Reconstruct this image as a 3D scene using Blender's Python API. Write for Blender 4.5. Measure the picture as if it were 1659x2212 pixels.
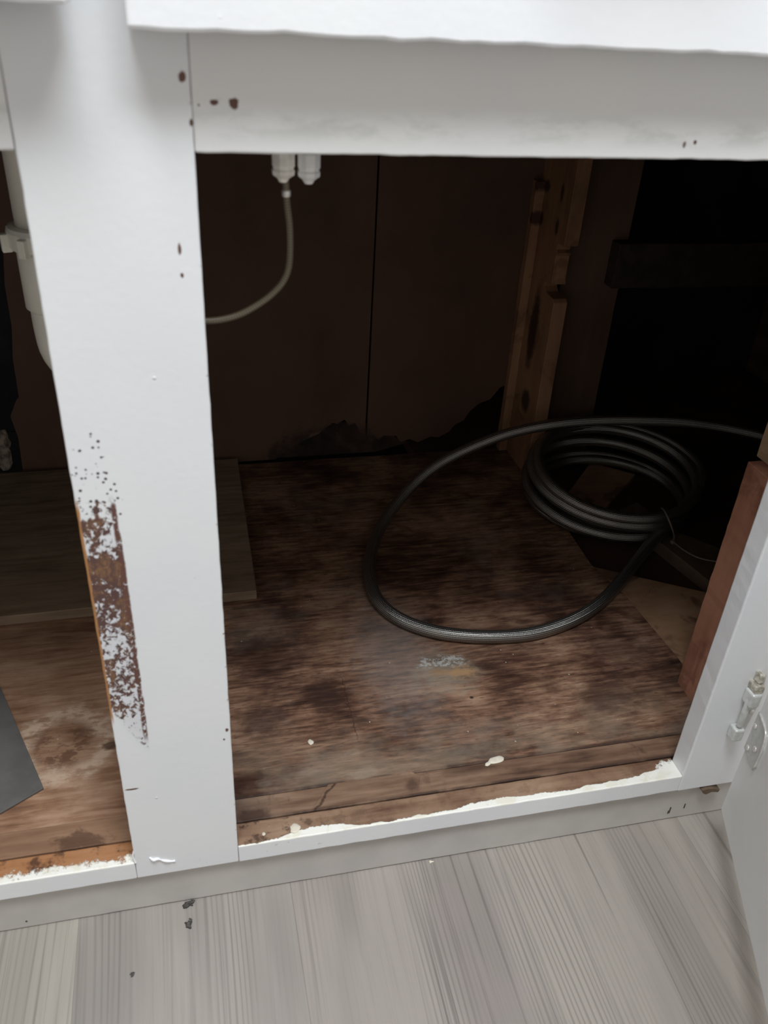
import bpy, bmesh, math, random
from mathutils import Vector, Matrix, noise as mnoise
random.seed(7)
for o in list(bpy.data.objects): bpy.data.objects.remove(o)
SC = bpy.context.scene
COL = SC.collection

# ------------------------------------------------------------------ camera
YAW, PITCH, ROLL = 0.2573, 0.5677, -0.0625
cam_d = bpy.data.cameras.new('camera')
cam = bpy.data.objects.new('camera', cam_d); COL.objects.link(cam)
fw = Vector((math.sin(YAW)*math.cos(PITCH), math.cos(YAW)*math.cos(PITCH), -math.sin(PITCH)))
rt = Vector((math.cos(YAW), -math.sin(YAW), 0)); dn = fw.cross(rt)
rt2 = math.cos(ROLL)*rt + math.sin(ROLL)*dn
dn2 = -math.sin(ROLL)*rt + math.cos(ROLL)*dn
M = Matrix((rt2, -dn2, -fw)).transposed().to_4x4()
M.translation = Vector((-0.012, -0.4231, 0.5761))
cam.matrix_world = M
cam_d.sensor_fit = 'VERTICAL'; cam_d.sensor_height = 36.0; cam_d.lens = 1844.8*36/2212
cam_d.clip_start = 0.01
cam_d.dof.use_dof = True; cam_d.dof.focus_distance = 0.90; cam_d.dof.aperture_fstop = 11.0
SC.camera = cam

# ------------------------------------------------------------------ light
W = bpy.data.worlds.new('world'); SC.world = W; W.use_nodes = True
W.node_tree.nodes['Background'].inputs[0].default_value = (1.0, 0.968, 0.93, 1)
W.node_tree.nodes['Background'].inputs[1].default_value = 0.57
def area(name, loc, aim, sx, sy, power, colr):
    l = bpy.data.lights.new(name, 'AREA'); l.shape = 'RECTANGLE'; l.size = sx; l.size_y = sy
    l.energy = power; l.color = colr
    o = bpy.data.objects.new(name, l); COL.objects.link(o); o.location = loc
    o.rotation_euler = (Vector(aim)-Vector(loc)).to_track_quat('-Z', 'Y').to_euler()
    return o
area('overhead_light', (0.10, -0.53, 1.75), (0.12, -0.48, 0), 0.9, 0.36, 36, (0.90, 0.955, 1.0))  # unseen overhead lamp, set well below ceiling height
SC.view_settings.view_transform = 'Standard'
SC.view_settings.look = 'None'
SC.view_settings.exposure = -0.1
SC.view_settings.gamma = 1.0
SC.view_settings.use_curve_mapping = False

# ------------------------------------------------------------------ object helpers
WL = {}
def meta(o, label=None, cat=None, group=None, kind=None):
    if label: o['label'] = label
    if cat: o['category'] = cat
    if group: o['group'] = group
    if kind: o['kind'] = kind
    return o
def thing(name, loc, label, cat, group=None, kind=None):
    o = bpy.data.objects.new(name, None); COL.objects.link(o); o.location = loc
    o.empty_display_size = 0.02
    WL[o.name] = Vector(loc)
    return meta(o, label, cat, group, kind)
def part(name, bm, mat, parent=None, base=None, label=None, smooth=False):
    """link a bmesh given in world coordinates as one mesh object"""
    root = WL[parent.name] if parent else Vector(base or (0, 0, 0))
    bmesh.ops.translate(bm, verts=bm.verts, vec=-root)
    bm.normal_update()
    me = bpy.data.meshes.new(name); bm.to_mesh(me); bm.free()
    if smooth:
        for p in me.polygons: p.use_smooth = True
    me.materials.append(mat)
    o = bpy.data.objects.new(name, me); COL.objects.link(o)
    if parent: o.parent = parent
    else: o.location = root
    WL[o.name] = root.copy()
    if label: o['label'] = label
    return o
def add_box(bm, x0, x1, y0, y1, z0, z1, bev=0.0, cuts=0, jit=0.0, seg=2, seed=0, flat=None):
    """bevelled box, split along its long axis with slightly uneven edges"""
    b = bmesh.new(); bmesh.ops.create_cube(b, size=1)
    for v in b.verts:
        v.co = Vector((x0+(v.co.x+.5)*(x1-x0), y0+(v.co.y+.5)*(y1-y0), z0+(v.co.z+.5)*(z1-z0)))
    if bev: bmesh.ops.bevel(b, geom=b.edges[:], offset=bev, segments=seg, affect='EDGES', profile=.5)
    if cuts:
        d = (x1-x0, y1-y0, z1-z0); ax = d.index(max(d)); lo = (x0, y0, z0)[ax]
        n = Vector((ax == 0, ax == 1, ax == 2))
        for i in range(1, cuts+1):
            p = Vector((x0, y0, z0)); p[ax] = lo+d[ax]*i/(cuts+1)
            bmesh.ops.bisect_plane(b, geom=b.verts[:]+b.edges[:]+b.faces[:], plane_co=p, plane_no=n)
        if jit:
            for v in b.verts:
                s = v.co*90+Vector((seed, seed*2, 0))
                dv = Vector((mnoise.noise(s), mnoise.noise(s+Vector((9, 3, 1))), mnoise.noise(s+Vector((1, 8, 5)))))*jit
                if flat is not None: dv[flat] = 0
                v.co += dv
    merge(bm, b)
def merge(bm, b):
    me = bpy.data.meshes.new('tmp'); b.to_mesh(me); b.free(); bm.from_mesh(me); bpy.data.meshes.remove(me)
def box(*a, **k):
    bm = bmesh.new(); add_box(bm, *a, **k); return bm
def add_prism(bm, pts, axis, t0, t1, bev=0.0):
    """polygon pts (in the two other axes, in order) extruded along axis from t0 to t1"""
    def P(a, b, t):
        return {'x': (t, a, b), 'y': (a, t, b), 'z': (a, b, t)}[axis]
    b = bmesh.new()
    lo = [b.verts.new(P(p[0], p[1], t0)) for p in pts]; hi = [b.verts.new(P(p[0], p[1], t1)) for p in pts]
    n = len(pts)
    f0 = b.faces.new(lo); f1 = b.faces.new(hi[::-1])
    for i in range(n): b.faces.new((lo[i], hi[i], hi[(i+1) % n], lo[(i+1) % n]))
    bmesh.ops.recalc_face_normals(b, faces=b.faces[:])
    if bev: bmesh.ops.bevel(b, geom=b.edges[:], offset=bev, segments=1, affect='EDGES')
    bmesh.ops.triangulate(b, faces=[f for f in b.faces if len(f.verts) > 4])
    merge(bm, b)
def prism(*a, **k):
    bm = bmesh.new(); add_prism(bm, *a, **k); return bm
def ragged(p, q, n, amp, seed=0):
    """points from p to q (q left out) wandering sideways: a torn or worn edge"""
    out = []; p = Vector(p); q = Vector(q); d = (q-p); nn = Vector((-d.y, d.x)).normalized()
    for i in range(n):
        t = i/n; w = 0 if i == 0 else amp*(mnoise.noise(Vector((t*n*.45, seed, 0)))*1.4+mnoise.noise(Vector((t*n*1.3, seed, 4)))*.8)
        out.append(tuple(p+d*t+nn*w))
    return out
def catmull(P, step):
    P = [Vector(p) for p in P]; Q = [P[0]*2-P[1]]+P+[P[-1]*2-P[-2]]; out = []
    for i in range(1, len(Q)-2):
        a, b, c, d = Q[i-1:i+3]; n = max(1, int((c-b).length/step))
        for k in range(n):
            t = k/n
            out.append(.5*((2*b)+(c-a)*t+(2*a-5*b+4*c-d)*t*t+(3*b-a-3*c+d)*t**3))
    out.append(P[-1]); return out
def add_tube(bm, path, rad, n=14, cap=True, radf=None):
    uv = bm.loops.layers.uv.verify()
    tp = None; rings = []; L = 0; up = None
    for i, p in enumerate(path):
        t = (path[min(i+1, len(path)-1)]-path[max(i-1, 0)]).normalized()
        if up is None:
            up = t.cross(Vector((0, 0, 1)));
            if up.length < .1: up = t.cross(Vector((1, 0, 0)))
            up.normalize()
        up = (up-t*up.dot(t)).normalized(); sd = t.cross(up)
        if i: L += (p-path[i-1]).length
        r = radf(i/(len(path)-1)) if radf else rad
        rings.append(([bm.verts.new(p+(up*math.cos(2*math.pi*k/n)+sd*math.sin(2*math.pi*k/n))*r) for k in range(n)], L))
    for i in range(len(rings)-1):
        (A, la), (B, lb) = rings[i], rings[i+1]
        for k in range(n):
            k2 = (k+1) % n
            f = bm.faces.new((A[k], A[k2], B[k2], B[k])); f.smooth = True
            for lp, u in zip(f.loops, ((la, k/n), (la, (k+1)/n), (lb, (k+1)/n), (lb, k/n))): lp[uv].uv = u
    if cap:
        bm.faces.new(rings[0][0][::-1]); bm.faces.new(rings[-1][0])
def tube(path, rad, n=14, **k):
    bm = bmesh.new(); add_tube(bm, path, rad, n, **k); return bm
def add_lathe(bm, prof, base, axis=(0, 0, 1), n=24, angle0=0):
    """prof: (radius, height) list"""
    ax = Vector(axis).normalized(); u = ax.orthogonal().normalized(); w = ax.cross(u); base = Vector(base)
    rings = [[bm.verts.new(base+ax*h+(u*math.cos(angle0+2*math.pi*k/n)+w*math.sin(angle0+2*math.pi*k/n))*r) for k in range(n)] for r, h in prof]
    for A, B in zip(rings, rings[1:]):
        for k in range(n): bm.faces.new((A[k], A[(k+1) % n], B[(k+1) % n], B[k]))
    bm.faces.new(rings[0][::-1]); bm.faces.new(rings[-1])
def lathe(*a, **k):
    bm = bmesh.new(); add_lathe(bm, *a, **k); return bm
def blob(x, y, z, rx, ry, h, seed=0, n=18, rough=.25, rot=0):
    """flat dried drop or flake lying on a horizontal face"""
    bm = bmesh.new(); rings = []
    for f, hh in ((1.0, 0), (.9, .7), (.6, 1.0), (.25, 1.05)):
        r = []
        for k in range(n):
            a = 2*math.pi*k/n; w = 1+rough*mnoise.noise(Vector((math.cos(a)*1.5, math.sin(a)*1.5, seed)))
            px, py = rx*f*w*math.cos(a), ry*f*w*math.sin(a)
            r.append(bm.verts.new((x+px*math.cos(rot)-py*math.sin(rot), y+px*math.sin(rot)+py*math.cos(rot), z+h*hh)))
        rings.append(r)
    for A, B in zip(rings, rings[1:]):
        for k in range(n): bm.faces.new((A[k], A[(k+1) % n], B[(k+1) % n], B[k])).smooth = True
    bm.faces.new(rings[0][::-1]); bm.faces.new(rings[-1])
    return bm

# ------------------------------------------------------------------ material helpers
class Mat:
    def __init__(s, name, rough=.6, metal=0.0, spec=.4):
        s.m = bpy.data.materials.new(name); s.m.use_nodes = True; s.nt = s.m.node_tree
        s.b = s.nt.nodes['Principled BSDF']
        s.b.inputs['Roughness'].default_value = rough; s.b.inputs['Metallic'].default_value = metal
        s.b.inputs['Specular IOR Level'].default_value = spec
        s.pos = s.nt.nodes.new('ShaderNodeNewGeometry').outputs['Position']
        sp = s.nt.nodes.new('ShaderNodeSeparateXYZ'); s.nt.links.new(s.pos, sp.inputs[0])
        s.x, s.y, s.z = sp.outputs
        s.nrm = None
    def _in(s, sock, v):
        if isinstance(v, (int, float)): sock.default_value = v
        elif isinstance(v, (tuple, list)):
            sock.default_value = tuple(v)+((1,) if len(v) == 3 and sock.type == 'RGBA' else ())
        else: s.nt.links.new(v, sock)
    def op(s, o, a, b=0.0, c=None, clamp=False):
        n = s.nt.nodes.new('ShaderNodeMath'); n.operation = o; n.use_clamp = clamp
        s._in(n.inputs[0], a); s._in(n.inputs[1], b)
        if c is not None: s._in(n.inputs[2], c)
        return n.outputs[0]
    def scale(s, vec, sc, off=(0, 0, 0)):
        n = s.nt.nodes.new('ShaderNodeMapping'); s._in(n.inputs['Vector'], vec)
        n.inputs['Scale'].default_value = sc; n.inputs['Location'].default_value = off
        return n.outputs[0]
    def rot(s, vec, a, sc=(1, 1, 1)):
        n = s.nt.nodes.new('ShaderNodeMapping'); s._in(n.inputs['Vector'], vec)
        n.inputs['Rotation'].default_value = (0, 0, a); 
        return s.scale(n.outputs[0], sc)
    def noise(s, vec, sc=(1, 1, 1), off=(0, 0, 0), detail=4, rough=.55, dist=0.0):
        n = s.nt.nodes.new('ShaderNodeTexNoise'); s._in(n.inputs['Vector'], s.scale(vec, sc, off))
        n.inputs['Scale'].default_value = 1; n.inputs['Detail'].default_value = detail
        n.inputs['Roughness'].default_value = rough; n.inputs['Distortion'].default_value = dist
        return n.outputs['Fac']
    def voro(s, vec, sc=(1, 1, 1), off=(0, 0, 0)):
        n = s.nt.nodes.new('ShaderNodeTexVoronoi'); s._in(n.inputs['Vector'], s.scale(vec, sc, off)); n.inputs['Scale'].default_value = 1
        return n.outputs['Distance'], n.outputs['Color']
    def mr(s, v, a, b, c=0.0, d=1.0, smooth=True):
        n = s.nt.nodes.new('ShaderNodeMapRange'); n.interpolation_type = 'SMOOTHSTEP' if smooth else 'LINEAR'
        s._in(n.inputs[0], v); s._in(n.inputs[1], a); s._in(n.inputs[2], b); s._in(n.inputs[3], c); s._in(n.inputs[4], d)
        return n.outputs[0]
    def ramp(s, v, stops):
        n = s.nt.nodes.new('ShaderNodeValToRGB'); s._in(n.inputs[0], v); e = n.color_ramp.elements
        while len(e) < len(stops): e.new(.5)
        for k, (p, c) in enumerate(stops): e[k].position = p; e[k].color = tuple(c)+(1,) if len(c) == 3 else c
        return n.outputs[0]
    def mix(s, f, a, b, mode='MIX'):
        n = s.nt.nodes.new('ShaderNodeMix'); n.data_type = 'RGBA'; n.blend_type = mode
        s._in(n.inputs[0], f); s._in(n.inputs[6], a); s._in(n.inputs[7], b); return n.outputs[2]
    def box01(s, v, a, b, soft):
        return s.op('MULTIPLY', s.mr(v, a-soft, a+soft), s.mr(v, b-soft, b+soft, 1.0, 0.0))
    def spot(s, cx, cy, rx, ry, u, v, nz=None, amp=.5, soft=.25):
        """soft-edged ellipse in two coordinates, edge broken up by a noise socket"""
        a = s.op('DIVIDE', s.op('SUBTRACT', u, cx), rx); b = s.op('DIVIDE', s.op('SUBTRACT', v, cy), ry)
        d = s.op('SQRT', s.op('ADD', s.op('MULTIPLY', a, a), s.op('MULTIPLY', b, b)))
        if nz is not None: d = s.op('ADD', d, s.op('MULTIPLY', s.op('SUBTRACT', nz, .5), amp*2))
        return s.mr(d, 1-soft, 1+soft, 1.0, 0.0)
    def bump(s, h, strength=.3, dist=.001):
        n = s.nt.nodes.new('ShaderNodeBump'); n.inputs['Strength'].default_value = strength; n.inputs['Distance'].default_value = dist
        s._in(n.inputs['Height'], h)
        if s.nrm is not None: s.nt.links.new(s.nrm, n.inputs['Normal'])
        s.nrm = n.outputs[0]
    def done(s, colr, rough=None):
        s._in(s.b.inputs['Base Color'], colr)
        if rough is not None: s._in(s.b.inputs['Roughness'], rough)
        if s.nrm is not None: s.nt.links.new(s.nrm, s.b.inputs['Normal'])
        return s.m
def vmax(m, *a):
    r = a[0]
    for k in a[1:]: r = m.op('MAXIMUM', r, k)
    return r

WHITE = (0.775, 0.782, 0.785)
BARE = (0.13, 0.062, 0.038)
def paint_base(m, tint=WHITE):
    big = m.noise(m.pos, (9, 9, 9), detail=3)
    c = m.mix(m.mr(big, .35, .7), tint, tuple(t*k for t, k in zip(tint, (.965, .965, .985))))
    ob = m.noise(m.pos, (260, 260, 200), detail=3, rough=.6)
    m.bump(ob, .22, .0006)
    lump, lc_ = m.voro(m.pos, (75, 75, 75)); ls = m.nt.nodes.new('ShaderNodeSeparateColor'); m.nt.links.new(lc_, ls.inputs[0])
    m.bump(m.op('MULTIPLY', m.mr(lump, .03, .09, 1, 0), m.op('GREATER_THAN', ls.outputs[0], .88)), .5, .0007)
    pit = m.mr(m.noise(m.pos, (420, 420, 420), off=(3, 3, 3), detail=2), .71, .75)
    area_ = m.mr(m.noise(m.pos, (22, 22, 22), off=(5, 1, 2)), .52, .66)
    c = m.mix(m.op('MULTIPLY', m.op('MULTIPLY', pit, area_), .45), c, (.25, .22, .2))
    return c
def mat_paint(name='white_paint', tint=WHITE, chips=(), seed=0):
    m = Mat(name, rough=.42, spec=.35)
    c = paint_base(m, tint)
    nz = m.noise(m.pos, (300, 300, 300), detail=3)
    for cx, cz, rx, rz in chips:
        c = m.mix(m.spot(cx, cz, rx, rz, m.x, m.z, nz, .9, .15), c, (.11, .05, .035))
    if chips:   # grubby smears low on the top rail
        sm = m.op('MULTIPLY', m.mr(m.noise(m.pos, (26, 26, 70), off=(1, 4, 2), detail=5, rough=.65), .46, .62), m.box01(m.z, .507, .5185, .004))
        c = m.mix(m.op('MULTIPLY', sm, .45), c, (.50, .51, .48))
    return m.done(c)
def mat_stile():
    m = Mat('worn_white_paint', rough=.42, spec=.35)
    c = paint_base(m)
    nz = m.noise(m.pos, (300, 300, 300), detail=3)
    # rubbed-through patch on the left edge of the stile
    fine = m.noise(m.pos, (330, 330, 260), detail=5, rough=.68, dist=.6)
    mid = m.noise(m.pos, (95, 95, 60), off=(2, 0, 1), detail=5, rough=.65, dist=.5)
    mixn = m.op('ADD', m.op('MULTIPLY', fine, .55), m.op('MULTIPLY', mid, .45))
    edge = m.op('ADD', m.mr(m.z, .29, .335, -.0547, -.0560, False), m.op('MULTIPLY', m.op('SUBTRACT', mid, .5), .0025))
    inx = m.mr(m.op('SUBTRACT', m.x, edge), -.0006, .0006, 1, 0)
    thr = m.ramp(m.mr(m.z, .10, .36, 0, 1, False), [(0, (1, 1, 1)), (.06, (.66,)*3), (.10, (.55,)*3), (.20, (.525,)*3), (.26, (.50,)*3), (.35, (.485,)*3), (.45, (.51,)*3), (.52, (.455,)*3), (.58, (.43,)*3), (.67, (.42,)*3), (.73, (.49,)*3), (.84, (.525,)*3), (.87, (.90,)*3), (1, (1, 1, 1))])
    brown = m.mr(m.op('SUBTRACT', mixn, thr), -.012, .018)
    # taper of the lower end towards the right border
    low = m.op('SUBTRACT', m.z, m.mr(m.x, -.0765, -.055, .158, .112, False))
    brown = m.op('MULTIPLY', m.op('MULTIPLY', brown, inx), m.mr(low, 0, .008))
    strip = m.op('MULTIPLY', m.box01(m.op('SUBTRACT', m.x, edge), -.0028, .0, .0006), m.box01(m.z, .13, .317, .006))
    strip = m.op('MULTIPLY', strip, m.mr(fine, .40, .46))
    # dots above the patch
    dd, dc = m.voro(m.pos, (300, 60, 300), off=(0, 0, .3))
    sepc = m.nt.nodes.new('ShaderNodeSeparateColor'); m.nt.links.new(dc, sepc.inputs[0])
    den = m.op('MULTIPLY', m.mr(m.z, .375, .318, 0, 1), m.mr(m.z, .308, .318))
    dots = m.op('MULTIPLY', m.mr(m.op('ADD', dd, m.op('MULTIPLY', sepc.outputs[2], .12)), .26, .34, 1, 0), m.op('LESS_THAN', sepc.outputs[0], m.op('MULTIPLY', den, 1.1)))
    dots = m.op('MULTIPLY', dots, m.mr(m.x, m.mr(m.z, .32, .36, -.0525, -.060, False), m.mr(m.z, .32, .36, -.0505, -.057, False), 1, 0))
    wood = m.mix(m.mr(mid, .45, .62), (.115, .052, .036), (.24, .125, .06))
    wood = m.mix(m.mr(fine, .35, .65), wood, (.10, .055, .05), 'MIX')
    haze = m.op('MULTIPLY', m.op('MULTIPLY', inx, m.box01(m.z, .118, .30, .02)), m.op('MULTIPLY', m.mr(low, -.01, .02), .30))
    c = m.mix(haze, c, (.50, .49, .55))
    c = m.mix(brown, c, wood)
    c = m.mix(strip, c, (.13, .06, .045))
    c = m.mix(dots, c, (.10, .07, .085))
    # bare corner along the left arris
    cor = m.op('MULTIPLY', m.mr(m.op('ADD', m.x, m.op('MULTIPLY', mid, .0022)), -.0743, -.0733, 1, 0), m.box01(m.z, .150, .318, .006))
    c = m.mix(cor, c, (.42, .20, .075))
    for cx, cz, rx, rz in ((-.0035, .531, .0017, .0024), (-.0008, .513, .0008, .0016), (-.010, .457, .0008, .0028), (-.0098, .444, .0008, .0012), (-.071, .0815, .0045, .0008), (-.0025, .128, .0012, .0018), (-.005, .119, .0007, .0009)):
        c = m.mix(m.spot(cx, cz, rx, rz, m.x, m.z, nz, .8, .2), c, (.13, .065, .045))
    # chipped right arris
    rr = m.op('MULTIPLY', m.mr(m.x, -.0016, -.0009), m.mr(m.noise(m.pos, (10, 10, 170), detail=3), .60, .66))
    c = m.mix(rr, c, (.22, .16, .11))
    m.bump(m.op('SUBTRACT', 1, m.op('MAXIMUM', brown, strip)), .5, .0006)
    return m.done(c)

def wood_color(m, vec, grain, stops, off=(0, 0, 0), blotch=6, ringd=.0):
    g1 = m.noise(vec, tuple(g for g in grain), off, detail=6, rough=.62, dist=.35)
    g2 = m.noise(vec, tuple(g*.28 for g in grain), off, detail=4, rough=.55, dist=.8)
    b = m.noise(vec, (blotch,)*3, off, detail=5, rough=.6, dist=.4)
    f = m.op('ADD', m.op('ADD', m.op('MULTIPLY', g1, .36), m.op('MULTIPLY', g2, .20)), m.op('MULTIPLY', b, .44))
    return m.ramp(f, stops), g1, g2, b
def mat_ply():
    m = Mat('old_plywood', rough=.62, spec=.3)
    c, g1, g2, b = wood_color(m, m.pos, (34, 230, 60), [(.36, (.025, .012, .008)), (.44, (.080, .038, .024)), (.51, (.190, .100, .062)), (.58, (.31, .185, .118)), (.68, (.43, .29, .195))], blotch=11)
    # dark short pores along the grain
    p = m.noise(m.pos, (85, 620, 60), off=(2, 2, 2), detail=2)
    c = m.mix(m.op('MULTIPLY', m.mr(p, .60, .68), .6), c, (.022, .010, .008))
    # darker water stains
    st = m.noise(m.pos, (7, 10, 7), off=(4, 7, 0), detail=5, rough=.62, dist=.6)
    c = m.mix(m.op('MULTIPLY', m.mr(st, .53, .66), .6), c, (.030, .013, .010))
    st2 = m.noise(m.pos, (13, 22, 7), off=(1, 2, 0), detail=5, rough=.6, dist=1.0)
    c = m.mix(m.op('MULTIPLY', m.mr(st2, .58, .66), .45), c, (.05, .016, .012))
    # grey dusty film
    du = m.noise(m.pos, (11, 9, 7), off=(8, 1, 0), detail=5, rough=.65)
    c = m.mix(m.op('MULTIPLY', m.mr(du, .52, .70), .38), c, (.19, .155, .13))
    nz = m.noise(m.pos, (70, 110, 70), detail=4, rough=.7)
    fr = m.op('MULTIPLY', m.mr(m.y, .05, .13, 1, 0), m.mr(m.noise(m.pos, (16, 26, 9), off=(6, 2, 2), detail=5, rough=.65), .40, .60))
    c = m.mix(m.op('MULTIPLY', fr, .5), c, (.22, .170, .120))
    for cx, cy, rx, ry, k_ in ((.095, .150, .016, .020, .75), (.030, .125, .02, .016, .6), (.010, .06, .022, .010, .6), (.36, .105, .030, .022, .6), (.30, .20, .05, .02, .45), (.045, .215, .04, .03, .6), (.40, .165, .03, .03, .5)):
        c = m.mix(m.op('MULTIPLY', m.spot(cx, cy, rx, ry, m.x, m.y, nz, 1.3, .6), k_), c, (.035, .016, .012))
    c = m.mix(m.op('MULTIPLY', m.spot(.228, .122, .0022, .0018, m.x, m.y, nz, .8, .3), .9), c, (.02, .015, .012))
    ck = m.op('ABSOLUTE', m.op('SUBTRACT', m.op('SUBTRACT', m.x, .112), m.op('MULTIPLY', m.op('SUBTRACT', nz, .5), .010)))
    c = m.mix(m.op('MULTIPLY', m.op('MULTIPLY', m.mr(ck, .0002, .0006, 1, 0), m.box01(m.y, .09, .17, .01)), .7), c, (.03, .014, .01))
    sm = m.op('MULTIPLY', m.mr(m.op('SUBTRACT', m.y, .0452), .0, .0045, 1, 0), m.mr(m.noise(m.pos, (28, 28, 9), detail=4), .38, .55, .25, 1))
    c = m.mix(m.op('MULTIPLY', sm, .8), c, (.028, .014, .011))  # seam shadow and stains painted as a ragged dark line
    c = m.mix(m.op('MULTIPLY', m.spot(.170, .190, .035, .080, m.x, m.y, nz, .9, .7), .40), c, (.24, .215, .20))
    c = m.mix(m.op('MULTIPLY', m.spot(.214, .160, .028, .024, m.x, m.y, nz, 1.1, .6), .55), c, (.27, .235, .18))
    c = m.mix(m.op('MULTIPLY', m.op('MULTIPLY', m.spot(.214, .174, .020, .007, m.x, m.y, nz, 2.2, .4), m.mr(m.noise(m.pos, (240, 240, 200), detail=4, rough=.7), .44, .56)), .9), c, (.42, .42, .40))
    c = m.mix(m.op('MULTIPLY', m.spot(.229, .156, .011, .007, m.x, m.y, nz, 1.8, .7), .65), c, (.44, .25, .11))
    c = m.mix(m.op('MULTIPLY', m.spot(.206, .160, .007, .006, m.x, m.y, nz, 1.8, .7), .5), c, (.36, .20, .09))
    c = m.mix(m.op('MULTIPLY', m.spot(.110, .052, .012, .006, m.x, m.y, nz, 1.2, .4), .4), c, (.32, .26, .20))
    for cx, cy, rx, ry in ((.105, .075, .006, .0035), (.027, .056, .005, .003), (.065, .062, .007, .003)):
        c = m.mix(m.op('MULTIPLY', m.spot(cx, cy, rx, ry, m.x, m.y, nz, 2.2, .6), .16), c, (.34, .29, .23))
    # left bay: lighter wood with a ring mark left by a can
    left = m.mr(m.x, -.07, -.05, 1, 0)
    lc, h1, h2, hb = wood_color(m, m.pos, (22, 170, 60), [(.34, (.10, .046, .025)), (.46, (.25, .135, .080)), (.56, (.37, .225, .145)), (.70, (.47, .32, .22))], off=(3, 3, 0), blotch=12)
    c = m.mix(left, c, lc)
    a = m.op('DIVIDE', m.op('SUBTRACT', m.x, -.138), 1.0); bb = m.op('SUBTRACT', m.y, .128)
    r = m.op('SQRT', m.op('ADD', m.op('MULTIPLY', a, a), m.op('MULTIPLY', bb, bb)))
    nr = m.noise(m.pos, (40, 60, 40), off=(1, 1, 1), detail=4, rough=.7)
    r = m.op('ADD', r, m.op('MULTIPLY', m.op('SUBTRACT', nr, .5), .040))
    ring = m.op('MULTIPLY', m.mr(m.op('ABSOLUTE', m.op('SUBTRACT', r, .036)), .001, .016, 1, 0), m.mr(m.noise(m.pos, (60, 130, 60), off=(4, 4, 1), detail=5, rough=.7), .38, .55, .15, 1))
    c = m.mix(m.op('MULTIPLY', m.op('MULTIPLY', ring, left), .6), c, (.66, .50, .37))
    c = m.mix(m.op('MULTIPLY', m.op('MULTIPLY', m.mr(r, .02, .034, 1, 0), left), m.mr(nr, .46, .56, 0, .8)), c, (.13, .065, .04))
    knot = m.spot(-.098, .120, .007, .005, m.x, m.y, nz, 1.0, .4)
    c = m.mix(m.op('MULTIPLY', knot, .8), c, (.05, .02, .012))
    # specks of white paint
    sp, spc = m.voro(m.pos, (110, 110, 110))
    s2 = m.nt.nodes.new('ShaderNodeSeparateColor'); m.nt.links.new(spc, s2.inputs[0])
    c = m.mix(m.op('MULTIPLY', m.mr(sp, .05, .09, 1, 0), m.op('GREATER_THAN', s2.outputs[1], .88)), c, (.5, .46, .38))
    m.bump(m.op('ADD', g1, m.op('MULTIPLY', p, -.4)), .5, .0008)
    return m.done(c, m.mr(st, .4, .65, .62, .38))
def mat_wood(name, stops, grain, off=(0, 0, 0), rough=.65, stain=None, extra=None, dust=0):
    m = Mat(name, rough=rough, spec=.3)
    c, g1, g2, b = wood_color(m, m.pos, grain, stops, off)
    if stain:
        s_ = m.noise(m.pos, (14, 14, 14), off=(off[0]+3, 1, 2), detail=5, rough=.65, dist=.8)
        c = m.mix(m.op('MULTIPLY', m.mr(s_, .54, .64), stain[1]), c, stain[0])
    if extra: c = extra(m, c)
    m.bump(g1, .35, .0008)
    return m.done(c)
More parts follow.
